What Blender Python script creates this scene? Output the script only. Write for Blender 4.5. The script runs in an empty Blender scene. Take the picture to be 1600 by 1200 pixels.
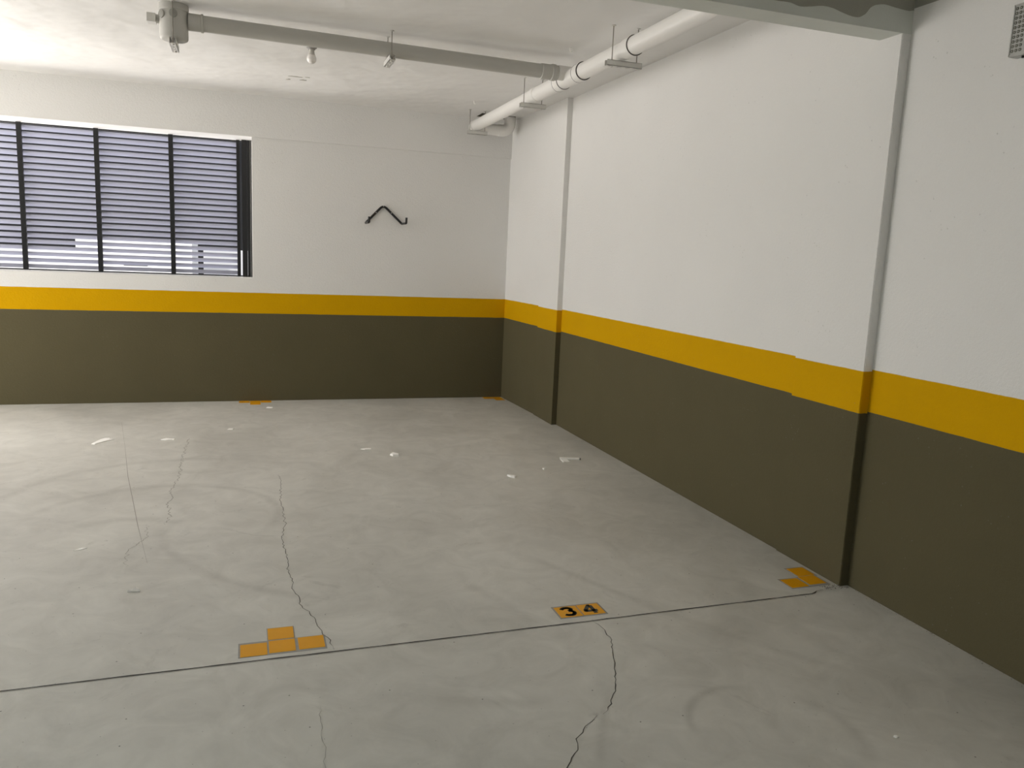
import bpy, bmesh, math, random
from mathutils import Vector, Matrix, noise

# ------------------------------------------------------------------ camera
sc = bpy.context.scene
COL = sc.collection
CAM_H = 1.55
F_PX, YAW, PITCH, ROLL = 1236.28, -0.3302, -0.1587, 0.0436
fw = Vector((-math.sin(YAW), math.cos(YAW), 0)); rt = Vector((math.cos(YAW), math.sin(YAW), 0)); up = Vector((0, 0, 1))
f2 = fw*math.cos(PITCH) + up*math.sin(PITCH); u2 = up*math.cos(PITCH) - fw*math.sin(PITCH)
r3 = rt*math.cos(ROLL) + u2*math.sin(ROLL); u3 = u2*math.cos(ROLL) - rt*math.sin(ROLL)
cam_d = bpy.data.cameras.new('camera'); cam = bpy.data.objects.new('camera', cam_d); COL.objects.link(cam)
cam.matrix_world = Matrix(((r3.x, u3.x, -f2.x, 0), (r3.y, u3.y, -f2.y, 0), (r3.z, u3.z, -f2.z, CAM_H), (0, 0, 0, 1)))
cam_d.sensor_width = 36; cam_d.lens = F_PX/1600*36; cam_d.clip_start = 0.05; cam_d.clip_end = 500
sc.camera = cam

# ------------------------------------------------------------------ sky, sun, lamps, exposure
w = bpy.data.worlds.new('sky'); sc.world = w; w.use_nodes = True
bg = w.node_tree.nodes['Background']
bg.inputs[0].default_value = (0.80, 0.90, 1.0, 1); bg.inputs[1].default_value = 0.8

XLEFT = -5.85
def light(name, kind, loc, target, energy, color, sx=1, sy=1):
    d = bpy.data.lights.new(name, kind); d.energy = energy; d.color = color
    if kind == 'AREA': d.shape = 'RECTANGLE'; d.size = sx; d.size_y = sy
    o = bpy.data.objects.new(name, d); COL.objects.link(o); o.location = loc
    o.rotation_euler = (Vector(target)-Vector(loc)).to_track_quat('-Z', 'Y').to_euler()
    return o
sun = light('sun', 'SUN', (-9, 2, 8), (-9+math.cos(math.radians(43)), 2.12, 8-math.sin(math.radians(43))), 7.2, (1.0, 0.95, 0.88)); sun.data.angle = 0.01
# daylight thrown up from the sunlit paving outside the louvred window
light('daylight_ground', 'AREA', (-8.0, 12.8, -0.05), (-8.0, 12.8, 5), 3050, (1.0, 0.96, 0.92), 9, 5.6)
# sky light from high over the yard outside the window
light('daylight_sky', 'AREA', (-2.4, 11.6, 4.9), (-1.0, 7.5, 0.8), 830, (1.0, 0.97, 0.94), 7, 2.5)
# unseen fill lamp set in the added opening of the left wall
light('side_fill', 'AREA', (XLEFT, 6.3, 1.25), (1.4, 6.5, 1.35), 168, (1.0, 0.96, 0.92), 3.2, 2.0)
# cool white tube lamps under the slab behind the camera
light('tube_lamps', 'AREA', (-2.2, 0.2, 2.93), (-2.0, 0.4, 0), 25, (0.74, 0.98, 1.0), 2.4, 0.12)
sc.view_settings.view_transform = 'Standard'; sc.view_settings.look = 'None'
sc.view_settings.gamma = 1; sc.view_settings.use_curve_mapping = False
sc.view_settings.exposure = 0.0
sc.cycles.max_bounces = 10; sc.cycles.diffuse_bounces = 7
sc.cycles.sample_clamp_indirect = 6

# ------------------------------------------------------------------ materials
class NT:
    def __init__(s, name):
        s.m = bpy.data.materials.new(name); s.m.use_nodes = True
        s.t = s.m.node_tree; s.b = s.t.nodes['Principled BSDF']
    def n(s, typ, **kw):
        nd = s.t.nodes.new(typ)
        for k, v in kw.items(): setattr(nd, k, v)
        return nd
    def link(s, a, b): s.t.links.new(a, b)
    def put(s, sock, v):
        if isinstance(v, bpy.types.NodeSocket): s.link(v, sock)
        else: sock.default_value = v
    def math(s, op, a, b=0.0, c=None, clamp=False):
        nd = s.n('ShaderNodeMath', operation=op, use_clamp=clamp)
        s.put(nd.inputs[0], a); s.put(nd.inputs[1], b)
        if c is not None: s.put(nd.inputs[2], c)
        return nd.outputs[0]
    def noise(s, scale, detail=3, rough=0.5, vec=None, dist=0.0):
        nd = s.n('ShaderNodeTexNoise'); nd.inputs['Scale'].default_value = scale
        nd.inputs['Detail'].default_value = detail; nd.inputs['Roughness'].default_value = rough
        nd.inputs['Distortion'].default_value = dist
        if vec is not None: s.link(vec, nd.inputs['Vector'])
        return nd.outputs['Fac']
    def maprange(s, v, a, b, c, d, smooth=True):
        nd = s.n('ShaderNodeMapRange'); nd.clamp = True
        if smooth: nd.interpolation_type = 'SMOOTHSTEP'
        s.put(nd.inputs['Value'], v); s.put(nd.inputs['From Min'], a); s.put(nd.inputs['From Max'], b)
        s.put(nd.inputs['To Min'], c); s.put(nd.inputs['To Max'], d)
        return nd.outputs['Result']
    def mix(s, f, a, b):
        nd = s.n('ShaderNodeMix', data_type='RGBA')
        s.put(nd.inputs[0], f); s.put(nd.inputs[6], a); s.put(nd.inputs[7], b)
        return nd.outputs[2]
    def bump(s, h, strength, dist):
        nd = s.n('ShaderNodeBump'); nd.inputs['Strength'].default_value = strength
        nd.inputs['Distance'].default_value = dist; s.link(h, nd.inputs['Height'])
        s.link(nd.outputs[0], s.b.inputs['Normal']); return nd
    def geo(s): return s.n('ShaderNodeNewGeometry').outputs['Position']

def c4(c): return (c[0], c[1], c[2], 1)
def mat_plain(name, col, rough=0.5, metal=0.0, var=0.06, scale=20, bump=0.0, bscale=200, spec=0.5):
    t = NT(name); p = t.geo(); nz = t.noise(scale, 3, vec=p)
    lo = c4([x*(1-var) for x in col]); hi = c4([min(1, x*(1+var)) for x in col])
    t.link(t.mix(nz, lo, hi), t.b.inputs['Base Color'])
    t.b.inputs['Roughness'].default_value = rough; t.b.inputs['Metallic'].default_value = metal
    t.b.inputs['Specular IOR Level'].default_value = spec
    if bump: t.bump(t.noise(bscale, 2, vec=p), bump, 0.002)
    return t.m

WHITE = (0.785, 0.778, 0.762); YELLOW = (0.64, 0.35, 0.0); TAUPE = (0.109, 0.095, 0.053)
ZS1, ZS2 = 0.8873, 1.0918
def mat_wall(name, dz=0.0, white=WHITE, bands=True):
    t = NT(name); p = t.geo()
    sep = t.n('ShaderNodeSeparateXYZ'); t.link(p, sep.inputs[0])
    wob = t.math('MULTIPLY', t.math('SUBTRACT', t.noise(9, 4, 0.7, vec=p), 0.5), 0.006)
    z = t.math('ADD', sep.outputs[2], wob)
    big = t.noise(1.3, 3, vec=p)
    wc = t.mix(big, c4([x*0.96 for x in white]), c4([min(1, x*1.03) for x in white]))
    col = wc
    if bands:
        tc = t.mix(t.noise(2.5, 4, vec=p), c4([x*0.93 for x in TAUPE]), c4([x*1.08 for x in TAUPE]))
        yc = t.mix(t.noise(3, 3, vec=p), c4([x*0.96 for x in YELLOW]), c4([x*1.03 for x in YELLOW]))
        k1 = t.maprange(z, ZS1+dz-0.0015, ZS1+dz+0.0015, 0, 1)
        k2 = t.maprange(z, ZS2+dz-0.0015, ZS2+dz+0.0015, 0, 1)
        col = t.mix(k2, t.mix(k1, tc, yc), wc)
    # stucco: fine grain and small pits
    v = t.n('ShaderNodeTexVoronoi'); v.inputs['Scale'].default_value = 34; t.link(p, v.inputs['Vector'])
    pit = t.maprange(v.outputs['Distance'], 0.05, 0.16, 1, 0)
    gate = t.maprange(t.noise(5, 2, vec=p), 0.55, 0.66, 0, 1)
    pit = t.math('MULTIPLY', pit, gate)
    col = t.mix(t.math('MULTIPLY', pit, 0.30), col, (0.25, 0.24, 0.22, 1))
    t.link(col, t.b.inputs['Base Color'])
    h = t.math('ADD', t.noise(70, 5, 0.6, vec=p), t.math('MULTIPLY', t.noise(260, 2, vec=p), 0.5))
    h = t.math('SUBTRACT', h, t.math('MULTIPLY', pit, 0.6))
    t.bump(h, 0.6, 0.004)
    t.b.inputs['Roughness'].default_value = 0.78; t.b.inputs['Specular IOR Level'].default_value = 0.08
    return t.m

def circ3(a, b, c):
    ax, ay = a; bx, by = b; cx, cy = c
    d = 2*(ax*(by-cy)+bx*(cy-ay)+cx*(ay-by))
    ux = ((ax*ax+ay*ay)*(by-cy)+(bx*bx+by*by)*(cy-ay)+(cx*cx+cy*cy)*(ay-by))/d
    uy = ((ax*ax+ay*ay)*(cx-bx)+(bx*bx+by*by)*(ax-cx)+(cx*cx+cy*cy)*(bx-ax))/d
    return ux, uy, math.hypot(ax-ux, ay-uy)

def mat_floor():
    t = NT('polished_concrete'); p = t.geo()
    sep = t.n('ShaderNodeSeparateXYZ'); t.link(p, sep.inputs[0]); X, Y = sep.outputs[0], sep.outputs[1]
    sc_ = t.n('ShaderNodeVectorMath', operation='MULTIPLY'); t.link(p, sc_.inputs[0]); sc_.inputs[1].default_value = (1.0, 0.8, 1)
    a = t.noise(1.1, 6, 0.6, vec=sc_.outputs[0], dist=0.6)
    b = t.noise(4.5, 5, 0.65, vec=p, dist=1.2)
    f = t.math('ADD', t.math('MULTIPLY', a, 0.55), t.math('MULTIPLY', b, 0.45))
    f = t.maprange(f, 0.36, 0.64, 0, 1, False)
    col = t.mix(f, (0.47, 0.460, 0.425, 1), (0.63, 0.617, 0.575, 1))
    # tyre scuffs left by turning cars: (three points on an arc), half width, strength
    arcs = [((1.748, 2.307), (1.549, 2.286), (1.423, 2.06), 0.020, .55, 0),
            ((1.956, 2.096), (1.967, 2.0), (1.865, 1.786), 0.030, .40, 0),
            ((-0.453, 4.598), (-0.189, 3.849), (0.204, 3.499), 0.035, .38, 0),
            ((-1.384, 5.249), (-0.858, 5.922), (0.493, 5.492), 0.05, .30, 0),
            ((-0.445, 5.347), (0.136, 4.962), (0.158, 4.529), 0.035, .38, 0),
            ((-1.20, 4.75), (-0.75, 5.30), (-0.10, 5.30), 0.04, .28, 0),
            ((-0.9, 4.62), (-0.62, 4.72), (-0.30, 4.55), 0.045, .36, 0),
            ((1.40, 3.75), (1.62, 3.28), (1.84, 2.86), 0.030, .33, 0),
            ((0.95, 3.55), (1.08, 3.25), (1.17, 3.0), 0.035, .28, 0),
            ((1.86, 2.84), (2.05, 2.55), (2.35, 2.2), 0.030, .22, 0),
            ((0.35, 2.62), (0.70, 2.48), (1.0, 2.40), 0.035, .26, 0),
            ((1.22, 2.35), (1.14, 2.22), (1.02, 1.98), 0.018, .30, 0),
            ((1.75, 6.9), (1.60, 6.0), (0.95, 5.0), 0.05, .20, 0),
            ((1.0, 7.0), (0.95, 6.3), (0.6, 5.7), 0.05, .18, 0),
            ((1.2, 4.6), (0.75, 4.9), (0.35, 5.1), 0.04, .18, 0)]
    nz = t.noise(6, 4, 0.7, vec=p); total = None
    for P1, P2, P3, hw, st, _ in arcs:
        cx, cy, r = circ3(P1, P2, P3)
        dx = t.math('SUBTRACT', X, cx); dy = t.math('SUBTRACT', Y, cy)
        dist = t.math('SQRT', t.math('ADD', t.math('MULTIPLY', dx, dx), t.math('MULTIPLY', dy, dy)))
        band = t.maprange(t.math('ABSOLUTE', t.math('SUBTRACT', dist, r)), 0.0, hw*1.5, 1, 0)
        # keep only the stretch near the middle point
        ml = max(math.dist(P1, P2), math.dist(P3, P2))
        ex = t.math('SUBTRACT', X, P2[0]); ey = t.math('SUBTRACT', Y, P2[1])
        near = t.maprange(t.math('SQRT', t.math('ADD', t.math('MULTIPLY', ex, ex), t.math('MULTIPLY', ey, ey))), ml*0.6, ml*1.05, 1, 0)
        v = t.math('MULTIPLY', t.math('MULTIPLY', band, near), st)
        total = v if total is None else t.math('MAXIMUM', total, v)
    total = t.math('MULTIPLY', total, t.maprange(nz, 0.3, 0.62, 0.35, 1))
    col = t.mix(t.math('MULTIPLY', total, 0.62), col, (0.22, 0.21, 0.19, 1))
    # smudges
    sm = t.maprange(t.noise(3.2, 5, 0.7, vec=p, dist=2.0), 0.60, 0.74, 0, 0.30)
    col = t.mix(sm, col, (0.27, 0.26, 0.24, 1))
    lt = t.maprange(t.noise(2.3, 6, 0.75, vec=p, dist=2.5), 0.62, 0.75, 0, 0.35)
    col = t.mix(lt, col, (0.56, 0.55, 0.53, 1))
    # pin-head specks
    v = t.n('ShaderNodeTexVoronoi', voronoi_dimensions='2D'); v.inputs['Scale'].default_value = 3.1; t.link(p, v.inputs['Vector'])
    sp = t.maprange(v.outputs['Distance'], 0.005, 0.012, 1, 0)
    vs = t.n('ShaderNodeSeparateColor'); t.link(v.outputs['Color'], vs.inputs[0])
    sp = t.math('MULTIPLY', sp, t.math('GREATER_THAN', vs.outputs[0], 0.35))
    col = t.mix(t.math('MULTIPLY', sp, 0.85), col, (0.035, 0.032, 0.028, 1))
    v2 = t.n('ShaderNodeTexVoronoi', voronoi_dimensions='2D'); v2.inputs['Scale'].default_value = 8; t.link(p, v2.inputs['Vector'])
    sp2 = t.maprange(v2.outputs['Distance'], 0.008, 0.019, 1, 0)
    vs2 = t.n('ShaderNodeSeparateColor'); t.link(v2.outputs['Color'], vs2.inputs[0])
    sp2 = t.math('MULTIPLY', sp2, t.math('GREATER_THAN', vs2.outputs[0], 0.45))
    col = t.mix(t.math('MULTIPLY', sp2, 0.6), col, (0.07, 0.065, 0.055, 1))
    t.link(col, t.b.inputs['Base Color'])
    t.link(t.maprange(a, 0.3, 0.7, 0.40, 0.58, False), t.b.inputs['Roughness'])
    t.b.inputs['Specular IOR Level'].default_value = 0.42
    t.bump(t.math('ADD', t.noise(2.5, 4, vec=p), t.math('MULTIPLY', t.noise(60, 3, vec=p), 0.05)), 0.12, 0.02)
    return t.m

M = {}
M['floor'] = mat_floor()
M['wall'] = mat_wall('stucco_banded'); M['pilaster'] = mat_wall('pilaster_banded', -0.008)
M['white'] = mat_wall('white_stucco', bands=False)
def mat_ceiling():
    t = NT('ceiling_plaster'); p = t.geo()
    t.link(t.mix(t.noise(0.9, 4, vec=p), (0.75, 0.74, 0.725, 1), (0.81, 0.80, 0.785, 1)), t.b.inputs['Base Color'])
    h = t.math('ADD', t.noise(1.6, 3, 0.5, vec=p), t.math('MULTIPLY', t.noise(7, 4, 0.5, vec=p), 0.04))
    t.bump(h, 0.45, 0.10)
    t.b.inputs['Roughness'].default_value = 0.5; t.b.inputs['Specular IOR Level'].default_value = 0.4
    return t.m
M['ceiling'] = mat_ceiling()
M['beam'] = mat_plain('painted_beam', (0.64, 0.66, 0.62), 0.7, var=0.08, scale=6, bump=0.3, bscale=120)
M['mortar'] = mat_plain('dull_grey', (0.34, 0.335, 0.29), 0.9, var=0.08, scale=10, bump=0.4, bscale=150)  # darker grey for the overlays on the beam and near wall
M['pvc'] = mat_plain('white_pvc', (0.80, 0.785, 0.76), 0.34, var=0.02, scale=5)
M['pvc_shaded'] = mat_plain('shaded_pvc', (0.52, 0.51, 0.48), 0.5, var=0.03, scale=8)  # darker copy of the PVC, camera-side shade put into the colour
M['plug'] = mat_plain('plug_grey', (0.33, 0.325, 0.30), 0.55)
M['ring'] = mat_plain('rubber_ring', (0.10, 0.095, 0.09), 0.7)
M['steel'] = mat_plain('zinc_steel', (0.68, 0.67, 0.64), 0.42, metal=0.35, var=0.05, scale=60)
M['rod'] = mat_plain('threaded_rod', (0.30, 0.28, 0.25), 0.5, metal=0.6)
M['black'] = mat_plain('black_paint', (0.006, 0.006, 0.007), 0.35, var=0.2)
M['slat'] = mat_plain('louvre_slat', (0.38, 0.39, 0.48), 0.4, var=0.03, scale=3)
M['yellow_tile'] = mat_plain('yellow_glazed_tile', (0.74, 0.34, 0.0), 0.35, var=0.05, scale=9, spec=0.22)
M['digit'] = mat_plain('black_digit', (0.018, 0.022, 0.018), 0.45)
M['grout'] = mat_plain('grout', (0.31, 0.30, 0.275), 0.85, var=0.12, scale=50)
M['crack'] = mat_plain('crack_shadow', (0.07, 0.065, 0.055), 0.95)
M['joint'] = mat_plain('saw_cut', (0.045, 0.04, 0.038), 0.95)
M['joint_edge'] = mat_plain('joint_lip', (0.42, 0.40, 0.37), 0.8)
M['crack_soft'] = mat_plain('hairline_crack', (0.30, 0.29, 0.26), 0.95)
M['paper'] = mat_plain('white_chip', (0.95, 0.94, 0.91), 0.6, var=0.02)
M['debris'] = mat_plain('crumbled_mortar', (0.30, 0.28, 0.25), 0.95, var=0.5, scale=160)
M['bulb_base'] = mat_plain('bulb_base', (0.55, 0.54, 0.50), 0.45)
M['socket'] = mat_plain('lamp_socket', (0.30, 0.29, 0.27), 0.5)
M['bulb_glass'] = mat_plain('opal_glass', (0.86, 0.83, 0.80), 0.22, var=0.01)
M['led_case'] = mat_plain('grey_lamp_case', (0.44, 0.44, 0.42), 0.4, var=0.02)
M['led'] = mat_plain('led_cup', (0.15, 0.15, 0.13), 0.25, var=0.1)
M['led_dot'] = mat_plain('led_dot', (0.75, 0.74, 0.66), 0.2)
M['glass_dark'] = mat_plain('lamp_side', (0.28, 0.29, 0.30), 0.25)
def mat_clear():
    t = NT('clear_plastic'); t.b.inputs['Base Color'].default_value = (0.82, 0.81, 0.77, 1)
    t.b.inputs['Alpha'].default_value = 0.5; t.b.inputs['Roughness'].default_value = 0.2
    return t.m
M['clear'] = mat_clear()
M['paving'] = mat_plain('outdoor_paving', (0.52, 0.50, 0.47), 0.8, scale=2)
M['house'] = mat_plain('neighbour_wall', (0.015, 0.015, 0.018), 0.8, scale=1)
M['block'] = mat_plain('white_render', (0.85, 0.84, 0.86), 0.7, scale=1)
M['dark_glass'] = mat_plain('dark_glass', (0.03, 0.035, 0.04), 0.2)

# ------------------------------------------------------------------ mesh helpers
def obj(name, bm, mat, parent=None, smooth=False):
    bmesh.ops.recalc_face_normals(bm, faces=bm.faces[:])
    me = bpy.data.meshes.new(name); bm.to_mesh(me); bm.free()
    me.materials.append(mat)
    if smooth:
        for p in me.polygons: p.use_smooth = True
        me.set_sharp_from_angle(angle=math.radians(35))
    o = bpy.data.objects.new(name, me); COL.objects.link(o)
    if parent is not None:
        o.parent = parent
        o.matrix_parent_inverse = Matrix.Translation(-Vector(parent.location))
    return o
def thing(name, label, cat, loc=(0, 0, 0), group=None):
    o = bpy.data.objects.new(name, None); COL.objects.link(o); o.location = loc; o.empty_display_size = 0.05
    o['label'] = label; o['category'] = cat
    if group: o['group'] = group
    return o
def tag(o, label, cat, group=None):
    o['label'] = label; o['category'] = cat
    if group: o['group'] = group
    return o
def struct(o, label=None, cat=None):
    o['kind'] = 'structure'
    if label: o['label'] = label
    if cat: o['category'] = cat
    return o
def box(bm, x0, x1, y0, y1, z0, z1, bev=0.0):
    vs = [bm.verts.new((x, y, z)) for x in (x0, x1) for y in (y0, y1) for z in (z0, z1)]
    fs = [bm.faces.new([vs[i] for i in q]) for q in ((0, 1, 3, 2), (4, 6, 7, 5), (0, 4, 5, 1), (2, 3, 7, 6), (0, 2, 6, 4), (1, 5, 7, 3))]
    if bev:
        es = list({e for f in fs for e in f.edges})
        bmesh.ops.bevel(bm, geom=es, offset=bev, segments=2, affect='EDGES', profile=0.7)
    return bm
def boxes(*a):
    bm = bmesh.new()
    for b in a: box(bm, *b)
    return bm
def prism(bm, pts, z0, z1):
    lo = [bm.verts.new((x, y, z0)) for x, y in pts]; hi = [bm.verts.new((x, y, z1)) for x, y in pts]
    n = len(pts)
    bm.faces.new(lo); bm.faces.new(hi)
    for i in range(n): bm.faces.new((lo[i], lo[(i+1) % n], hi[(i+1) % n], hi[i]))
    return bm
def sweep(bm, pts, rad, seg=24, caps=True):
    pts = [Vector(p) for p in pts]; n = len(pts)
    rads = rad if isinstance(rad, (list, tuple)) else [rad]*n
    T = []
    for i in range(n):
        a = pts[max(0, i-1)]; b = pts[min(n-1, i+1)]; T.append((b-a).normalized())
    ref = Vector((0, 0, 1)) if abs(T[0].z) < 0.9 else Vector((1, 0, 0))
    nrm = (ref - T[0]*ref.dot(T[0])).normalized(); rings = []
    for i in range(n):
        nrm = (nrm - T[i]*nrm.dot(T[i])).normalized(); bn = T[i].cross(nrm)
        rings.append([bm.verts.new(pts[i] + (nrm*math.cos(2*math.pi*k/seg) + bn*math.sin(2*math.pi*k/seg))*rads[i]) for k in range(seg)])
    for i in range(n-1):
        for k in range(seg):
            bm.faces.new((rings[i][k], rings[i][(k+1) % seg], rings[i+1][(k+1) % seg], rings[i+1][k]))
    if caps: bm.faces.new(rings[0]); bm.faces.new(rings[-1][::-1])
    return bm
def collar(bm, axis, c, r0, r1, w, seg=32):
    """a raised lip around a pipe: two radii profile swept along axis"""
    c = Vector(c); a = Vector(axis).normalized()
    return sweep(bm, [c-a*w/2, c-a*w/2*0.8, c+a*w/2*0.8, c+a*w/2], [r0, r1, r1, r0], seg)
def arc(c, p0, p1, n=10):
    """quarter bend about centre c from p0 to p1"""
    c = Vector(c); a = Vector(p0)-c; b = Vector(p1)-c
    return [c + a*math.cos(t*math.pi/2/n) + b*math.sin(t*math.pi/2/n) for t in range(n+1)]

# ------------------------------------------------------------------ the room
XC, XM, XN, XP, XA = 2.722, 2.7977, 2.8525, 2.8035, 2.748
YB, ZC, ZFB, ZB = 8.305, 2.9716, 2.6138, 2.585
YN0, YP2, YA1, YA2, YBB = 3.007, 3.511, 6.822, 7.319, 3.1437
XL, YF = -5.6, -4.2          # left wall and the front wall with its added entrance, both outside the picture
WX0, WX1, WZ0, WZ1 = -4.9, 0.088, 1.235, 2.585
YO = 8.70                     # outer face of the back wall

floor = struct(obj('floor', boxes((XL, 3.2, YF, YO, -0.15, 0.0)), M['floor']), 'grey polished concrete garage floor', 'floor')
wr = bmesh.new()
prism(wr, [(XC, YB), (2.7555, YA2), (XM, YA1), (2.812, YP2), (2.812, YN0+0.1), (XN, YN0), (XN, YF), (3.2, YF), (3.2, YB)], 0, ZC+0.2)
wall_right = struct(obj('wall_right', wr, M['wall']), 'long white wall with a yellow stripe over a taupe dado', 'wall')
pa = bmesh.new(); prism(pa, [(XA, YA2), (XA, YA1), (XM+0.06, YA1), (XM+0.06, YA2)], 0, ZC)
obj('pilaster', pa, M['pilaster'], wall_right)
pb = bmesh.new(); prism(pb, [(XP, YP2), (XP, YN0), (XN+0.05, YN0), (XN+0.05, YP2)], 0, ZFB)
bmesh.ops.bevel(pb, geom=[e for e in pb.edges if abs(e.verts[0].co.z-e.verts[1].co.z) > 1], offset=0.003, segments=2, affect='EDGES')
obj('pilaster', pb, M['pilaster'], wall_right)
# back wall with the opening cut through it
wb = boxes((XL, WX0, YB, YO, 0, ZB), (WX1, 3.2, YB, YO, 0, ZB), (WX0, WX1, YB, YO, 0, WZ0))
wall_back = struct(obj('wall_back', wb, M['wall']), 'white end wall with a yellow stripe, taupe dado and louvred window', 'wall')
obj('lintel_beam', boxes((XL, 3.2, YB-0.024, YO, ZB, ZC+0.2)), M['white'], wall_back)
wall_left = struct(obj('wall_left', boxes((XL-0.2, XL, YF, 4.2, 0, ZC+0.2), (XL-0.2, XL, 8.1, YO, 0, ZC+0.2), (XL-0.2, XL, 4.2, 8.1, 2.35, ZC+0.2)), M['wall']), 'white side wall with a wide opening added to let in light', 'wall')  # opening added out of view to let in sun and fill light
wf = boxes((XL-0.2, -4.8, YF-0.2, YF, 0, ZC+0.2), (-2.0, 3.2, YF-0.2, YF, 0, ZC+0.2), (-4.8, -2.0, YF-0.2, YF, 2.3, ZC+0.2))
struct(obj('wall_front', wf, M['wall']), 'white wall with an open entrance added for its light', 'wall')  # unseen entrance, added for the light it lets in
ceiling = struct(obj('ceiling', boxes((XL, 3.2, YF, YO, ZC, ZC+0.2)), M['ceiling']), 'white plastered slab ceiling', 'ceiling')
bmf = boxes((XL, XN, YN0, YBB, ZFB, ZC))
beam = obj('ceiling_beam', bmf, M['beam'], ceiling)
# darker grey overlay on the upper part of the beam's near face, wavy lower edge
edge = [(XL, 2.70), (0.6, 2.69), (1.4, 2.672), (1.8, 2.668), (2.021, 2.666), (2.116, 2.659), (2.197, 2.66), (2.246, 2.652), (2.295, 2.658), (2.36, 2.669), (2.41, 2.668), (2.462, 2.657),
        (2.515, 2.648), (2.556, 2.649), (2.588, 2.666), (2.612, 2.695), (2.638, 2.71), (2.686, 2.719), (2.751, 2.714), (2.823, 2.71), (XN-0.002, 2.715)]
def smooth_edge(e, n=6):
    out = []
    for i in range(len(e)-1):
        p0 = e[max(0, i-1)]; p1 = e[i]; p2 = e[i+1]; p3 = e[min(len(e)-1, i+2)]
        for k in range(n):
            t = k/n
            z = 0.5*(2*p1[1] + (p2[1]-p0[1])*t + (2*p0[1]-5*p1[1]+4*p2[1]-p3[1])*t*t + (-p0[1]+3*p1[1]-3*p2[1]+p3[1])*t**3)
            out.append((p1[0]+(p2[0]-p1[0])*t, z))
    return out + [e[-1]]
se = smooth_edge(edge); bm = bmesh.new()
def wall_strip(bm, lo, hi, off):
    A = [bm.verts.new(p) for p in lo]; B = [bm.verts.new(p) for p in hi]
    A2 = [bm.verts.new(Vector(p)+off) for p in lo]; B2 = [bm.verts.new(Vector(p)+off) for p in hi]
    for i in range(len(lo)-1):
        bm.faces.new((A[i], A[i+1], B[i+1], B[i])); bm.faces.new((A2[i], A2[i+1], B2[i+1], B2[i]))
        bm.faces.new((A[i], A[i+1], A2[i+1], A2[i]))
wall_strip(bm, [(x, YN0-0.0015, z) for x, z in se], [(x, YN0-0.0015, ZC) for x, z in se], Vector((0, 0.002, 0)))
obj('grey_patch', bm, M['mortar'], beam)  # darker grey overlay on the beam's near face
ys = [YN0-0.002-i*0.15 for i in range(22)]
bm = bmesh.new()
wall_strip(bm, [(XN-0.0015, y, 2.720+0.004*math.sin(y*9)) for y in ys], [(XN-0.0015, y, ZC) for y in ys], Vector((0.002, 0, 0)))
obj('grey_patch', bm, M['mortar'], wall_right)  # same darker grey along the top of the near wall
# plaster blemish on the slab near the window
bm = bmesh.new(); random.seed(4)
for (cx, cy, rx, ry) in ((0.434, 7.22, 0.07, 0.012), (0.50, 7.33, 0.03, 0.02), (0.38, 7.36, 0.02, 0.02), (0.53, 7.20, 0.02, 0.01)):
    ring = [bm.verts.new((cx+rx*math.cos(a)*random.uniform(.7, 1.1), cy+ry*math.sin(a)*random.uniform(.6, 1.1), ZC-0.003)) for a in [2*math.pi*i/11 for i in range(11)]]
    top = [bm.verts.new((v.co.x, v.co.y, ZC+0.001)) for v in ring]
    bm.faces.new(ring)
    for i in range(11): bm.faces.new((ring[i], ring[(i+1) % 11], top[(i+1) % 11], top[i]))
obj('plaster_flake', bm, mat_plain('flaked_plaster', (0.50, 0.48, 0.44), 0.8), ceiling)

# ------------------------------------------------------------------ louvred window
YW = YB+0.28
win = bpy.data.objects.new('window_1', None); COL.objects.link(win); win.location = (0, YW, WZ0)
struct(win, 'long black framed window with horizontal louvre slats', 'window')
def child(name, bm, mat, smooth=False): return obj(name, bm, mat, win, smooth)
fr = boxes((WX0, WX1, YW+0.074, YW+0.085, WZ0, WZ0+0.012), (WX0, WX1, YW+0.074, YW+0.085, WZ1-0.012, WZ1), (WX0, WX0+0.05, YW+0.074, YW+0.085, WZ0, WZ1))
child('window_frame', fr, M['black'])
for b_ in ((-0.006, 0.044, YW-0.01, YW+0.075, WZ0, WZ1, 0.003), (0.046, 0.074, YW+0.004, YW+0.07, WZ0, WZ1, 0.002), (0.077, WX1, YW-0.004, YW+0.07, WZ0, WZ1, 0.002)):
    child('window_post', boxes(b_), M['black'])
child('window_trim', boxes((0.0745, 0.0765, YW-0.001, YW+0.03, WZ0, WZ1)), M['steel'])
mull = [-1.94, -1.305, -0.656]; x = -1.94
while x > WX0+0.9: x -= 0.64; mull.append(x)
for mx in mull: child('mullion', boxes((mx-0.021, mx+0.021, YW, YW+0.028, WZ0+0.002, WZ1-0.004, 0.002)), M['black'])
child('stile', boxes((-0.056, -0.024, YW, YW+0.028, WZ0+0.002, WZ1-0.004, 0.002)), M['black'])
edges = sorted(mull + [-0.04, WX0+0.03])
PITCH_S = 0.0575; NS = 23; DEP, DROP = 0.040, 0.031
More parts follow.
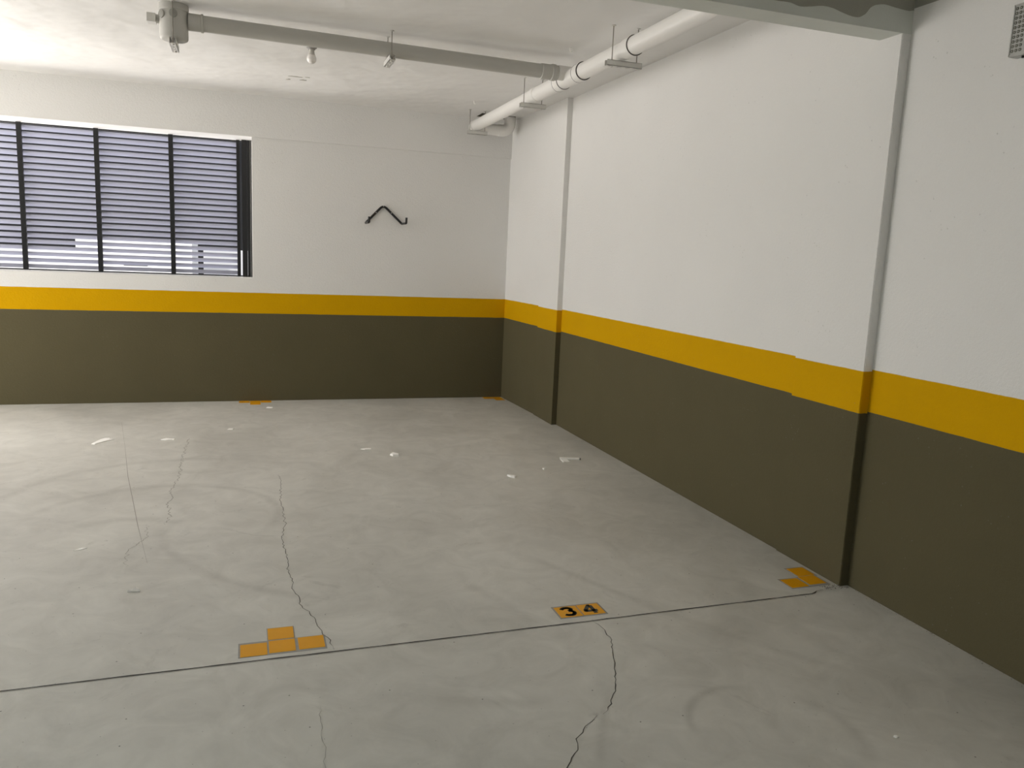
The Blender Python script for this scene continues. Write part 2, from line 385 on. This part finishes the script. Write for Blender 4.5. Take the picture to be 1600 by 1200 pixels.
for a, b in zip(edges[:-1], edges[1:]):
    if b < -2.5: continue      # unseen bays left without slats to let in more light
    bm = bmesh.new()
    for i in range(NS):
        z = WZ1-0.030-i*PITCH_S
        # a blade leaning outwards and down, with a small rolled lip on the room side
        prof = [(0.0, 0.0), (0.003, 0.0035), (DEP, -DROP+0.002), (DEP+0.002, -DROP-0.004), (DEP-0.002, -DROP-0.004), (0.003, -0.006)]
        L = [bm.verts.new((a+0.005, YW+0.030+py, z+pz)) for py, pz in prof]; R_ = [bm.verts.new((b-0.005, YW+0.030+py, z+pz)) for py, pz in prof]
        n = len(prof); bm.faces.new(L); bm.faces.new(R_[::-1])
        for k in range(n): bm.faces.new((L[k], L[(k+1) % n], R_[(k+1) % n], R_[k]))
    child('louvre_slats', bm, M['slat'])

# ------------------------------------------------------------------ outside
struct(obj('ground', boxes((-40, 40, YO, 60, -0.3, -0.12)), M['paving']), 'pale paving of the yard outside', 'ground')
struct(obj('ground', boxes((-40, XL-0.2, YF, YO, -0.3, -0.002)), M['paving']), 'paving outside the added side opening', 'ground')
struct(obj('ground', boxes((-40, 40, -30, YF, -0.3, -0.002)), M['paving']), 'paving of the drive at the added entrance', 'ground')
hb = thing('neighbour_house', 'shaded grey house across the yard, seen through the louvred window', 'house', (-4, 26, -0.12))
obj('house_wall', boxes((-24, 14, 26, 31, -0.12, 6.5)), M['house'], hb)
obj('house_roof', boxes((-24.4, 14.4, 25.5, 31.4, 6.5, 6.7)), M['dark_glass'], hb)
ub = thing('outbuilding', 'low white outbuilding in the yard, seen through the lower louvre slats', 'outbuilding', (-2.2, 19, -0.12))
obj('outbuilding_wall', boxes((-3.35, -1.07, 19, 21.5, -0.12, 1.615)), M['block'], ub)
obj('vent', boxes((-2.44, -1.97, 18.985, 19.02, 1.015, 1.085)), M['dark_glass'], ub)
obj('vent', boxes((-2.99, -2.74, 18.985, 19.02, 1.04, 1.095)), M['dark_glass'], ub)
gw = obj('garden_wall', boxes((-14, -3.5, 21.6, 21.8, -0.12, 1.27)), M['block']); tag(gw, 'low pale yard wall to the left of the white outbuilding', 'wall')
gw = obj('garden_wall', boxes((-0.95, 8, 21.6, 21.8, -0.12, 1.42)), M['block']); tag(gw, 'low pale yard wall to the right of the white outbuilding', 'wall')

# ------------------------------------------------------------------ floor joint, cracks
def ribbon(bm, pts, wd, z=0.0008, jit=0.0, taper=True):
    P = [Vector((p[0], p[1], 0)) for p in pts]; L = []; R_ = []
    for i, p in enumerate(P):
        t = (P[min(len(P)-1, i+1)]-P[max(0, i-1)]).normalized(); n = Vector((-t.y, t.x, 0))
        ww = wd*(0.6+0.8*random.random()) if jit else wd
        if taper and (i < 2 or i > len(P)-3): ww *= 0.35
        L.append(bm.verts.new((p.x+n.x*ww/2, p.y+n.y*ww/2, z))); R_.append(bm.verts.new((p.x-n.x*ww/2, p.y-n.y*ww/2, z)))
    for i in range(len(P)-1): bm.faces.new((L[i], L[i+1], R_[i+1], R_[i]))
def wander(pts, step=0.014, amp=0.010):
    out = []
    for (x0, y0), (x1, y1) in zip(pts[:-1], pts[1:]):
        n = max(1, int(math.hypot(x1-x0, y1-y0)/step))
        for k in range(n):
            t = k/n; e = 0 if k == 0 else 1
            out.append((x0+(x1-x0)*t+random.uniform(-amp, amp)*e, y0+(y1-y0)*t+random.uniform(-amp, amp)*0.5*e))
    return out + [pts[-1]]
random.seed(11)
bm = bmesh.new()
jx = [(-5.5, 2.93)] + [(-5.5+i*0.05, 2.94+0.02*math.sin((-5.5+i*0.05)*0.9)*0+0.003*noise.noise((i*0.13, 0, 0))) for i in range(1, 163)]
jx = [(x_, 2.930+0.0065*(x_+0.8) if x_ < 1.5 else 2.945+0.012*(x_-1.5)+0.003) for x_, y_ in jx]
jx = [(x_, y_+0.002*noise.noise((x_*6, 1, 0))) for x_, y_ in jx if x_ < 2.60] + [(2.62, 2.966), (2.65, 2.985), (2.69, 2.99)]
ribbon(bm, jx, 0.0065, 0.0012, 1)
obj('floor_joint', bm, M['joint'], floor)
bm = bmesh.new(); ribbon(bm, [(a, b-0.0058) for a, b in jx], 0.0028, 0.0010, 1); obj('joint_lip', bm, M['joint_edge'], floor)
cracks = [([(0.215, 5.50), (0.222, 5.378), (0.205, 4.9), (0.211, 4.463), (0.182, 4.279), (0.191, 3.974), (0.195, 3.75), (0.206, 3.534), (0.229, 3.377), (0.275, 3.233), (0.290, 3.105), (0.308, 3.06), (0.312, 3.01), (0.322, 2.953)], 0.0027, 'crack', 0.008),
          ([(1.431, 2.957), (1.441, 2.88), (1.434, 2.764), (1.385, 2.65), (1.341, 2.548), (1.275, 2.4), (1.193, 2.293), (1.166, 2.276)], 0.0032, 'crack', 0.006),
          ([(1.143, 2.274), (1.064, 2.21), (1.018, 2.167), (1.001, 2.111), (0.956, 2.063), (0.932, 2.036), (0.90, 1.99), (0.87, 1.90)], 0.0032, 'crack', 0.006),
          ([(-0.43, 6.703), (-0.436, 6.087), (-0.422, 5.569), (-0.439, 5.375), (-0.458, 5.236), (-0.426, 5.107), (-0.447, 5.007), (-0.413, 4.758), (-0.426, 4.593)], 0.004, 'crack_soft', 0.014),
          ([(0.234, 2.562), (0.223, 2.394), (0.232, 2.33), (0.217, 2.26), (0.222, 2.15)], 0.0018, 'crack_soft', 0.006),
          ([(-0.52, 4.62), (-0.50, 4.40), (-0.57, 4.2), (-0.55, 4.0)], 0.003, 'crack_soft', 0.014),
          ([(-0.12, 4.46), (0.05, 4.32), (0.182, 4.279)], 0.002, 'crack_soft', 0.01)]
for pts, wd, mt, amp in cracks:
    bm = bmesh.new(); ribbon(bm, wander(pts, 0.02, amp), wd, 0.0008, 1); obj('floor_crack', bm, M[mt], floor)
bm = bmesh.new(); ribbon(bm, [(-1.008, 7.39), (-0.87, 6.5), (-0.741, 5.625), (-0.65, 5.1), (-0.569, 4.622), (-0.50, 4.25), (-0.459, 4.031)], 0.0035, 0.0008); obj('floor_crack', bm, M['crack_soft'], floor)

# ------------------------------------------------------------------ tiles let into the floor
def tile(name, cx, cy, label, group, w_=0.1, d_=0.1):
    bm = boxes((cx-w_/2, cx+w_/2, cy-d_/2, cy+d_/2, -0.004, 0.0016, 0.0008))
    o = obj(name, bm, M['yellow_tile']); me = o.data
    for v in me.vertices: v.co -= Vector((cx, cy, 0))
    o.location = (cx, cy, 0)
    return tag(o, label, 'tile', group)
G1 = 'yellow floor tiles in a T beside the joint'
T1 = [(0.0235, 3.023, 'yellow floor tile at the left end of the T-shaped marker'),
      (0.1300, 3.031, 'yellow floor tile in the middle of the long row of the T-shaped marker'),
      (0.2420, 3.034, 'yellow floor tile at the right end of the T-shaped marker, next to the crack'),
      (0.1290, 3.140, 'yellow floor tile that forms the far stem of the T-shaped marker')]
for x_, y_, l in T1: tile('floor_tile', x_, y_, l, G1)
gb = boxes((-0.034, 0.2985, 2.970, 3.087, -0.003, 0.0008), (0.075, 0.183, 3.08, 3.194, -0.003, 0.0007)); obj('grout_bed', gb, M['grout'], floor)
G2 = 'yellow corner tiles by the near pilaster'
for x_, y_, l in [(2.600, 3.091, 'yellow corner tile nearest the joint, on the open floor side of the L by the near pilaster'),
                  (2.716, 3.104, 'yellow corner tile against the near pilaster, closest to the joint'),
                  (2.728, 3.208, 'yellow corner tile against the near pilaster, the farther one of the L')]:
    tile('floor_tile', x_, y_, l, G2)
gb = boxes((2.542, 2.775, 3.033, 3.150, -0.003, 0.0008), (2.670, 2.785, 3.145, 3.266, -0.003, 0.0007)); obj('grout_bed', gb, M['grout'], floor)
G3 = 'yellow floor tiles against the end wall'
for x_, y_, l in [(-0.005, 8.250, 'distant yellow floor tile against the end wall, left one of the three in a row'),
                  (0.100, 8.250, 'distant yellow floor tile against the end wall, middle one of the three in a row'),
                  (0.205, 8.250, 'distant yellow floor tile against the end wall, right one of the three in a row'),
                  (0.100, 8.145, 'distant yellow floor tile standing forward of the row against the end wall')]:
    tile('floor_tile', x_, y_, l, G3)
G4 = 'yellow floor tiles in the far corner'
for x_, y_, l in [(2.550, 8.250, 'small yellow tile on the floor in the far corner, left one against the end wall'),
                  (2.656, 8.250, 'small yellow tile on the floor in the far corner, right one against the end wall'),
                  (2.656, 8.145, 'small yellow tile on the floor in the far corner, forward one beside the side wall')]:
    tile('floor_tile', x_, y_, l, G4)

def strokes(bm, polys, wd, z0, z1):
    """thick rounded strokes: each polyline is a run of quads with discs at its joints"""
    for pl in polys:
        for i, p in enumerate(pl):
            if 0 < i < len(pl)-1:
                prism(bm, [(p[0]+wd/2*math.cos(2*math.pi*k/14), p[1]+wd/2*math.sin(2*math.pi*k/14)) for k in range(14)], z0, z1)
        for a, b in zip(pl[:-1], pl[1:]):
            t = (Vector((b[0]-a[0], b[1]-a[1]))).normalized(); n = Vector((-t.y, t.x))*wd/2
            prism(bm, [(a[0]+n.x, a[1]+n.y), (b[0]+n.x, b[1]+n.y), (b[0]-n.x, b[1]-n.y), (a[0]-n.x, a[1]-n.y)], z0, z1)
def number_tile(cx, cy, digit, label):
    t = thing('number_tile', label, 'number tile', (cx, cy, 0), 'yellow numbered floor tiles')
    obj('tile_face', boxes((cx-0.052, cx+0.052, cy-0.051, cy+0.051, -0.004, 0.0016, 0.0008)), M['yellow_tile'], t)
    bm = bmesh.new()
    if digit == 3:
        pl = [[(-0.026, 0.021), (-0.020, 0.031), (-0.008, 0.0365), (0.006, 0.0355), (0.0165, 0.029), (0.019, 0.019), (0.013, 0.010), (0.001, 0.005)],
              [(0.001, 0.005), (0.015, 0.002), (0.0225, -0.008), (0.022, -0.020), (0.013, -0.031), (0.0, -0.035), (-0.014, -0.033), (-0.025, -0.026)]]
        strokes(bm, [[(x*1.0, y) for x, y in q] for q in pl], 0.0185, 0.0016, 0.0022)
    else:
        pl = [[(0.012, 0.036), (0.012, -0.040)], [(0.030, -0.014), (-0.026, -0.014), (-0.026, -0.006), (0.004, 0.036), (0.012, 0.036)]]
        strokes(bm, pl, 0.0185, 0.0016, 0.0022)
    bmesh.ops.translate(bm, verts=bm.verts[:], vec=(cx+(0.002 if digit == 3 else -0.002), cy, 0))
    obj('digit', bm, M['digit'], t)
number_tile(1.3575, 3.051, 3, 'yellow floor tile with a black digit 3')
number_tile(1.4670, 3.052, 4, 'yellow floor tile with a black digit 4')
obj('grout_bed', boxes((1.297, 1.527, 2.992, 3.112, -0.003, 0.0007)), M['grout'], floor)

# ------------------------------------------------------------------ pipes under the slab
HW = 'pipe hangers under the slab'
mp = thing('drain_pipe', 'thick white drain pipe running along under the slab by the side wall', 'pipe', (2.23, 5.6, 2.83))
MX = 2.225
def mz(y): return 2.836 if y > 6 else 2.836-0.010*(6-y)/2
R1 = 0.055
obj('pipe_run', sweep(bmesh.new(), [(MX, y, mz(y)) for y in (YBB+0.004, 4.0, 4.6, 5.3)], R1, 40), M['pvc'], mp, True)
obj('pipe_run', sweep(bmesh.new(), [(MX, y, mz(y)) for y in (5.66, 6.0, 7.0, 7.93)], R1, 40), M['pvc'], mp, True)
tee = bmesh.new(); sweep(tee, [(MX, 5.26, mz(5.3)), (MX, 5.265, mz(5.3)), (MX, 5.35, mz(5.35)), (MX, 5.352, mz(5.35)), (MX, 5.62, mz(5.6)), (MX, 5.622, mz(5.6)), (MX, 5.715, mz(5.7)), (MX, 5.72, mz(5.7))], [R1, 0.0615, 0.0615, 0.058, 0.058, 0.0615, 0.0615, R1], 40)
sweep(tee, [(MX, 5.51, 2.858), (2.127, 5.51, 2.858)], 0.050, 32)
obj('tee', tee, M['pvc'], mp, True)
for y in (5.262, 5.352, 5.62, 5.718):
    obj('seal_ring', sweep(bmesh.new(), [(MX, y-0.002, mz(y)), (MX, y+0.002, mz(y))], 0.0622, 40), M['ring'], mp, True)
cl = bmesh.new(); sweep(cl, [(MX, 4.50, mz(4.6)), (MX, 4.505, mz(4.6)), (MX, 4.60, mz(4.6)), (MX, 4.605, mz(4.6))], [R1, 0.060, 0.060, R1], 40); obj('coupling', cl, M['pvc'], mp, True)
obj('seal_ring', sweep(bmesh.new(), [(MX, 4.502, mz(4.5)), (MX, 4.498, mz(4.5))], 0.0608, 40), M['ring'], mp, True)
cl = bmesh.new(); sweep(cl, [(MX, 6.16, 2.836), (MX, 6.165, 2.836), (MX, 6.25, 2.836), (MX, 6.255, 2.836)], [R1, 0.060, 0.060, R1], 40); obj('coupling', cl, M['pvc'], mp, True)
ZE = 2.832
e1 = arc((2.305, 7.99, ZE), (MX, 7.99, ZE), (2.305, 8.07, ZE), 8)
pts = [(MX, 7.93, ZE)] + e1 + [(2.53, 8.07, ZE)]
obj('elbow', sweep(bmesh.new(), pts[:-1], 0.060, 36), M['pvc'], mp, True)
obj('pipe_run', sweep(bmesh.new(), [(2.30, 8.07, ZE), (2.55, 8.07, ZE)], R1, 36), M['pvc'], mp, True)
e2 = [(2.50, 8.07, ZE), (2.54, 8.07, ZE)] + arc((2.54, 8.07, ZE+0.08), (2.54, 8.07, ZE), (2.62, 8.07, ZE+0.08), 8) + [(2.62, 8.07, ZC-0.003)]
obj('elbow', sweep(bmesh.new(), e2, 0.059, 36), M['pvc'], mp, True)
obj('slab_hole', boxes((2.30, 2.66, 8.0, 8.20, ZC-0.002, ZC+0.0005)), mat_plain('hole_shadow', (0.045, 0.035, 0.018), 0.95), ceiling)

bp = thing('branch_pipe', 'thinner pipe in shaded grey crossing under the slab into the thick drain pipe', 'pipe', (0.9, 5.51, 2.87))
R2 = 0.0475
def bz(x_): return 2.885-0.013*(x_+0.3)
obj('pipe_run', sweep(bmesh.new(), [(x_, 5.51, bz(x_)) for x_ in (-0.302, 0.3, 0.9, 1.5, 2.02)], R2, 36), M['pvc_shaded'], bp, True)
sk = bmesh.new(); sweep(sk, [(2.0, 5.51, bz(2.0)), (2.003, 5.51, bz(2.0)), (2.075, 5.51, bz(2.0)), (2.08, 5.51, bz(2.0)), (2.105, 5.51, bz(2.1)), (2.11, 5.51, bz(2.1)), (2.125, 5.51, bz(2.1))], [R2, 0.052, 0.052, 0.057, 0.057, 0.052, 0.050], 36)
obj('coupling', sk, M['pvc_shaded'], bp, True)
obj('coupling', collar(bmesh.new(), (1, 0, 0), (-0.225, 5.51, bz(-.2)), R2, 0.055, 0.016), M['pvc_shaded'], bp, True)
obj('coupling', sweep(bmesh.new(), [(-0.303, 5.51, bz(-.3)), (-0.232, 5.51, bz(-.2))], 0.0505, 36), M['pvc_shaded'], bp, True)

tr = thing('drain_trap', 'upright drain trap in shaded grey hanging at the left end of the branch pipe', 'drain trap', (-0.385, 5.51, 2.765))
TX, TY, TR = -0.386, 5.51, 0.082
prof = [(2.765, 0.050), (2.766, TR-0.012), (2.771, TR-0.004), (2.780, TR), (2.93, TR), (2.935, TR+0.004), (2.955, TR+0.004), (ZC-0.0005, TR+0.002)]
obj('trap_body', sweep(bmesh.new(), [(TX, TY, z) for z, r in prof], [r for z, r in prof], 48), M['pvc_shaded'], tr, True)
for ang, zz in ((-math.radians(88), 2.905), (-math.radians(140), 2.90)):
    d = Vector((math.cos(ang), math.sin(ang), 0)); c = Vector((TX, TY, zz))
    obj('trap_plug', sweep(bmesh.new(), [c+d*(TR-0.01), c+d*(TR+0.006), c+d*(TR+0.008)], [0.024, 0.024, 0.020], 24), M['plug'], tr, True)
obj('trap_outlet', sweep(bmesh.new(), [(TX-0.06, TY+0.02, 2.885), (TX-0.115, TY+0.02, 2.885)], 0.026, 24), M['pvc_shaded'], tr, True)
obj('trap_bracket', boxes((TX-0.148, TX-0.10, TY-0.03, TY+0.05, 2.855, 2.905)), M['steel'], tr)

def hanger(cx, cy, zbot, along, length, rods, label, width=0.038, hgt=0.034):
    """U channel, open upwards, hung on two threaded rods; along = 'x' or 'y'"""
    t = thing('pipe_hanger', label, 'pipe hanger', (cx, cy, zbot), HW)
    bm = bmesh.new(); a = length/2; h = width/2; th = 0.0025
    def bx(l0, l1, w0, w1, z0, z1):
        if along == 'x': box(bm, cx+l0, cx+l1, cy+w0, cy+w1, z0, z1)
        else: box(bm, cx+w0, cx+w1, cy+l0, cy+l1, z0, z1)
    bx(-a, a, -h, -h+th, zbot, zbot+hgt); bx(-a, a, h-th, h, zbot, zbot+hgt)
    bx(-a, a, -h, -h+0.008, zbot+hgt-th, zbot+hgt); bx(-a, a, h-0.008, h, zbot+hgt-th, zbot+hgt)
    # slotted web
    n = 4; pl = 2*a/n; bx(-a, a, -h, -0.005, zbot, zbot+th); bx(-a, a, 0.005, h, zbot, zbot+th)
    for i in range(n+1):
        l0 = max(-a, -a+i*pl-pl*0.25); l1 = min(a, -a+i*pl+pl*0.25); bx(l0, l1, -0.005, 0.005, zbot, zbot+th)
    obj('channel', bm, M['steel'], t)
    for s in rods:
        px, py = (cx+s, cy) if along == 'x' else (cx, cy+s)
        r = obj('rod', sweep(bmesh.new(), [(px, py, zbot-0.006), (px, py, ZC-0.0005)], 0.0032, 10), M['rod'], t, True)
        for nm, za, zb_, rr, sg in (('nut', zbot-0.0055, zbot-0.0005, 0.0075, 6), ('anchor_plate', ZC-0.005, ZC-0.0005, 0.013, 12)):
            q = obj(nm, sweep(bmesh.new(), [(px, py, za), (px, py, zb_)], rr, sg), M['steel'], t)
            q.parent = r; q.matrix_parent_inverse = Matrix.Identity(4)
    return t
hanger(2.232, 4.66, 2.733, 'x', 0.235, (-0.080, 0.088), 'metal channel hanger on two rods under the thick pipe, nearest the front beam')
hanger(2.222, 6.27, 2.742, 'x', 0.215, (-0.078, 0.076), 'metal channel hanger on two rods under the thick pipe, just beyond the branch junction')
hanger(2.215, 7.86, 2.738, 'x', 0.20, (-0.078, 0.076), 'metal channel hanger on two rods at the far bend of the thick pipe')
hanger(0.932, 5.51, 2.782, 'y', 0.235, (-0.078, 0.080), 'metal channel hanger on two rods under the thin branch pipe')
hanger(TX, 5.51, 2.724, 'y', 0.25, (-0.10, 0.10), 'metal channel hanger holding the upright drain trap')

# ------------------------------------------------------------------ bulb, hooks
bl = thing('light_bulb', 'bare white light bulb in a ceiling socket behind the branch pipe', 'light bulb', (0.478, 6.125, ZC))
bx_, by_ = 0.478, 6.125
def lathe(name, prof, mat, cx, cy, parent, seg=32): return obj(name, sweep(bmesh.new(), [(cx, cy, z) for z, r in prof], [r for z, r in prof], seg), mat, parent, True)
lathe('socket', [(ZC-0.0005, 0.036), (ZC-0.010, 0.036), (ZC-0.014, 0.026), (ZC-0.022, 0.024)], M['socket'], bx_, by_, bl)
lathe('bulb_neck', [(ZC-0.020, 0.019), (ZC-0.030, 0.019), (ZC-0.045, 0.020), (ZC-0.060, 0.0265)], M['bulb_base'], bx_, by_, bl)
cz = ZC-0.083; rb = 0.034
lathe('bulb_globe', [(ZC-0.058, 0.0265)] + [(cz+rb*math.cos(a), rb*math.sin(a)) for a in [math.radians(50+i*(129/10)) for i in range(11)]], M['bulb_glass'], bx_, by_, bl)
for hx, hy, l in ((2.12, 5.27, 'tiny white hook in the slab near the branch junction'), (2.055, 7.436, 'tiny white hook in the slab near the far end of the thick pipe')):
    hk = bmesh.new(); sweep(hk, [(hx, hy, ZC-0.0005), (hx, hy, ZC-0.018)] + [(hx+0.008-0.008*math.cos(a), hy, ZC-0.018-0.008*math.sin(a)) for a in [math.pi*i/6 for i in range(1, 7)]], 0.0032, 8)
    sweep(hk, [(hx, hy, ZC-0.0005), (hx, hy, ZC-0.004)], 0.009, 14)
    tag(obj('ceiling_hook', hk, M['paper'], None, True), l, 'hook', 'small hooks in the slab')

# ------------------------------------------------------------------ bicycle hook on the end wall
hk = thing('wall_hook', 'black bent tube bicycle hook on the white end wall', 'hook', (1.37, YB, 1.83))
yr = YB-0.0125
Lf, Ap, Rt = Vector((1.187, yr, 1.832)), Vector((1.366, yr, 2.020)), Vector((1.560, yr, 1.842))
def bend(a, b, c, r=0.045, n=6):
    u = (a-b).normalized()*r+b; v = (c-b).normalized()*r+b
    return [u*(1-t)**2 + b*2*t*(1-t) + v*t*t for t in [i/n for i in range(n+1)]]
tipL = [Lf+Vector((0.0, -0.235, 0)), Lf+Vector((0.0, -0.245, 0.055))]
tipR = [Rt+Vector((0.0, -0.235, 0)), Rt+Vector((0.0, -0.245, 0.055))]
path = [tipL[1]] + bend(tipL[1], tipL[0], Lf, 0.02) + bend(tipL[0], Lf, Ap, 0.015) + bend(Lf, Ap, Rt) + bend(Ap, Rt, tipR[0], 0.015) + bend(Rt, tipR[0], tipR[1], 0.02) + [tipR[1]]
obj('bent_tube', sweep(bmesh.new(), path, 0.0115, 14), M['black'], hk, True)
for f_, A_, B_ in ((0.42, Ap, Lf), (0.42, Ap, Rt), (0.0, Ap, Rt)):
    p = A_.lerp(B_, f_)+(Vector((0, 0, -0.010)) if f_ == 0 else Vector())
    obj('screw_head', sweep(bmesh.new(), [p+Vector((0, -0.009, 0)), p+Vector((0, -0.0135, 0))], 0.005, 12), M['steel'], hk, True)

# ------------------------------------------------------------------ emergency light on the near wall
el = thing('emergency_light', 'grey box lamp with a grid of small lights high on the near side wall', 'emergency light', (XN, 2.40, 2.49))
FX = XN-0.048; y0, y1, z0, z1 = 2.372, 2.452, 2.392, 2.585
obj('lamp_case', boxes((FX, XN-0.0005, y0, y1, z0, z1, 0.005)), M['led_case'], el)
rim = boxes((FX-0.003, FX+0.002, y0+0.003, y1-0.002, z0+0.003, z0+0.008), (FX-0.003, FX+0.002, y0+0.003, y1-0.002, z1-0.008, z1-0.003), (FX-0.003, FX+0.002, y1-0.0065, y1-0.002, z0+0.003, z1-0.003))
obj('lamp_rim', rim, M['led_case'], el)
for i in range(10):
    for j in range(3):
        cy_ = y1-0.0145-j*0.0165; cz_ = z1-0.018-i*0.0172
        led = obj('light_cup', sweep(bmesh.new(), [(FX+0.001, cy_, cz_), (FX-0.0015, cy_, cz_)], 0.0062, 12), M['led'], el, True)
        dd = obj('light_dot', sweep(bmesh.new(), [(FX-0.001, cy_, cz_), (FX-0.003, cy_, cz_-0.001)], 0.0010, 8), M['led_dot'], led, True)
obj('side_panel', boxes((FX+0.006, XN-0.006, y0-0.0015, y0+0.001, z0+0.02, z1-0.09)), M['glass_dark'], el)
obj('test_button', sweep(bmesh.new(), [(FX+0.020, 2.405, z0+0.001), (FX+0.020, 2.405, z0-0.008)], 0.0045, 14), M['black'], el, True)
obj('cable_stub', sweep(bmesh.new(), [(FX+0.034, 2.400, z0+0.001), (FX+0.034, 2.400, z0-0.007)], 0.003, 10), M['led_case'], el, True)

# ------------------------------------------------------------------ chips and scraps on the floor
random.seed(3)
def chip(name, outline, thick, label, cat, mat='paper', lift=0.0):
    """a broken flat chip: irregular outline, slightly warped top, real thickness"""
    cx = sum(p[0] for p in outline)/len(outline); cy = sum(p[1] for p in outline)/len(outline)
    bm = bmesh.new(); n = len(outline)
    lo = [bm.verts.new((x_-cx, y_-cy, 0.0003)) for x_, y_ in outline]
    hi = [bm.verts.new(((x_-cx)*0.93, (y_-cy)*0.93, thick*random.uniform(.75, 1.15)+lift*(i/n))) for i, (x_, y_) in enumerate(outline)]
    c = bm.verts.new((0, 0, thick*1.15))
    bm.faces.new(lo)
    for i in range(n):
        bm.faces.new((lo[i], lo[(i+1) % n], hi[(i+1) % n], hi[i])); bm.faces.new((hi[i], hi[(i+1) % n], c))
    o = obj(name, bm, M[mat]); o.location = (cx, cy, 0)
    return tag(o, label, cat, 'chips and scraps on the floor')
chip('plaster_strip', [(-1.118, 6.60), (-1.09, 6.585), (-1.03, 6.68), (-0.975, 6.735), (-1.01, 6.75), (-1.015, 6.79), (-1.05, 6.79), (-1.075, 6.74)], 0.006, 'long slanting white strip on the floor below the louvred window, leftmost scrap', 'scrap')
chip('plaster_chip', [(-0.637, 6.68), (-0.60, 6.655), (-0.555, 6.665), (-0.535, 6.655), (-0.53, 6.69), (-0.56, 6.70), (-0.60, 6.72)], 0.005, 'white flat chip on the floor to the right of the long slanting strip', 'scrap')
chip('plaster_chip', [(-0.145, 6.985), (-0.10, 6.975), (-0.09, 7.01), (-0.13, 7.02)], 0.004, 'small white chip on the floor midway below the window, behind the flat chip', 'scrap')
chip('plaster_chip', [(0.195, 7.91), (0.25, 7.895), (0.262, 7.94), (0.21, 7.955)], 0.005, 'small white chip on the floor close to the end wall and its yellow tiles', 'scrap')
chip('plaster_chip', [(0.862, 6.14), (0.89, 6.115), (0.945, 6.12), (0.95, 6.15), (0.91, 6.165)], 0.005, 'white oblong chip in mid floor, left of the pointed lump', 'scrap')
chip('plaster_lump', [(1.058, 5.92), (1.075, 5.885), (1.12, 5.88), (1.125, 5.92), (1.09, 5.975)], 0.012, 'white pointed lump in mid floor, right of the oblong chip', 'scrap')
chip('plaster_lump', [(1.778, 5.21), (1.79, 5.165), (1.815, 5.145), (1.835, 5.165), (1.828, 5.20)], 0.011, 'white rounded lump on the floor, left of the L-shaped offcut', 'scrap')
ls = thing('plastic_offcut', 'white L-shaped plastic offcut lying near the side wall', 'scrap', (2.40, 5.56, 0), 'chips and scraps on the floor')
def rot_box(c, ang, lx, ly, z0, z1):
    bm = bmesh.new(); box(bm, -lx/2, lx/2, -ly/2, ly/2, z0, z1, min(lx, ly, z1-z0)*0.15)
    bmesh.ops.transform(bm, matrix=Matrix.Translation((c[0], c[1], 0)) @ Matrix.Rotation(ang, 4, 'Z'), verts=bm.verts[:]); return bm
obj('long_arm', rot_box((2.420, 5.582), -0.28, 0.155, 0.030, 0.0003, 0.011), M['paper'], ls)
obj('short_arm', rot_box((2.362, 5.535), -0.1, 0.052, 0.085, 0.0003, 0.006), M['paper'], ls)
obj('cut_end', rot_box((2.498, 5.560), -0.28, 0.008, 0.022, 0.0003, 0.010), M['black'], ls)
chip('paper_sliver', [(-0.825, 4.275), (-0.79, 4.28), (-0.765, 4.30), (-0.79, 4.305)], 0.003, 'thin white sliver on the floor at the left, in front of the other scraps', 'scrap')
cp = bmesh.new()
box(cp, -0.026, 0.026, -0.004, 0.004, 0.0003, 0.008, 0.001)
vsx = [(-0.014, 0.004), (0.024, 0.004), (0.018, 0.022), (-0.006, 0.045)]
prism(cp, vsx, 0.0003, 0.004)
o = obj('plastic_scrap', cp, M['clear']); o.location = (-0.478, 3.690, 0); o.rotation_euler = (0, 0, -0.14)
tag(o, 'clear plastic scrap on the floor at the left, nearest scrap to the T-shaped marker', 'scrap', 'chips and scraps on the floor')
chip('plaster_crumb', [(2.072, 1.90), (2.078, 1.892), (2.090, 1.894), (2.088, 1.903), (2.079, 1.906)], 0.004, 'tiny white crumb in the lower right foreground of the floor', 'scrap')
chip('plaster_crumb', [(2.10, 5.345), (2.105, 5.325), (2.12, 5.33), (2.115, 5.35)], 0.007, 'tiny pale crumb on the floor between the rounded lump and the L-shaped offcut', 'scrap')
# crumbled mortar where the joint meets the pilaster
bm = bmesh.new(); random.seed(8)
for i in range(150):
    u = random.random(); x_ = 2.70+0.14*u; y_ = 2.985+0.05*random.random()-0.01*u
    if x_ > XP-0.006 and y_ > YN0-0.006: y_ = YN0-0.008-0.02*random.random()
    if x_ > XN-0.006: continue
    if i > 60: y_ = random.uniform(2.0, 2.98); x_ = XN-0.004-random.random()**2*0.02; s_ = random.uniform(0.0006, 0.002)
    else: s_ = random.uniform(0.0012, 0.0042)
    bmesh.ops.create_icosphere(bm, subdivisions=1, radius=s_, matrix=Matrix.Translation((x_, y_, s_*0.6)))
o = obj('mortar_crumbs', bm, M['debris']); o['kind'] = 'stuff'
tag(o, 'crumbled mortar at the foot of the near pilaster and wall', 'rubble')
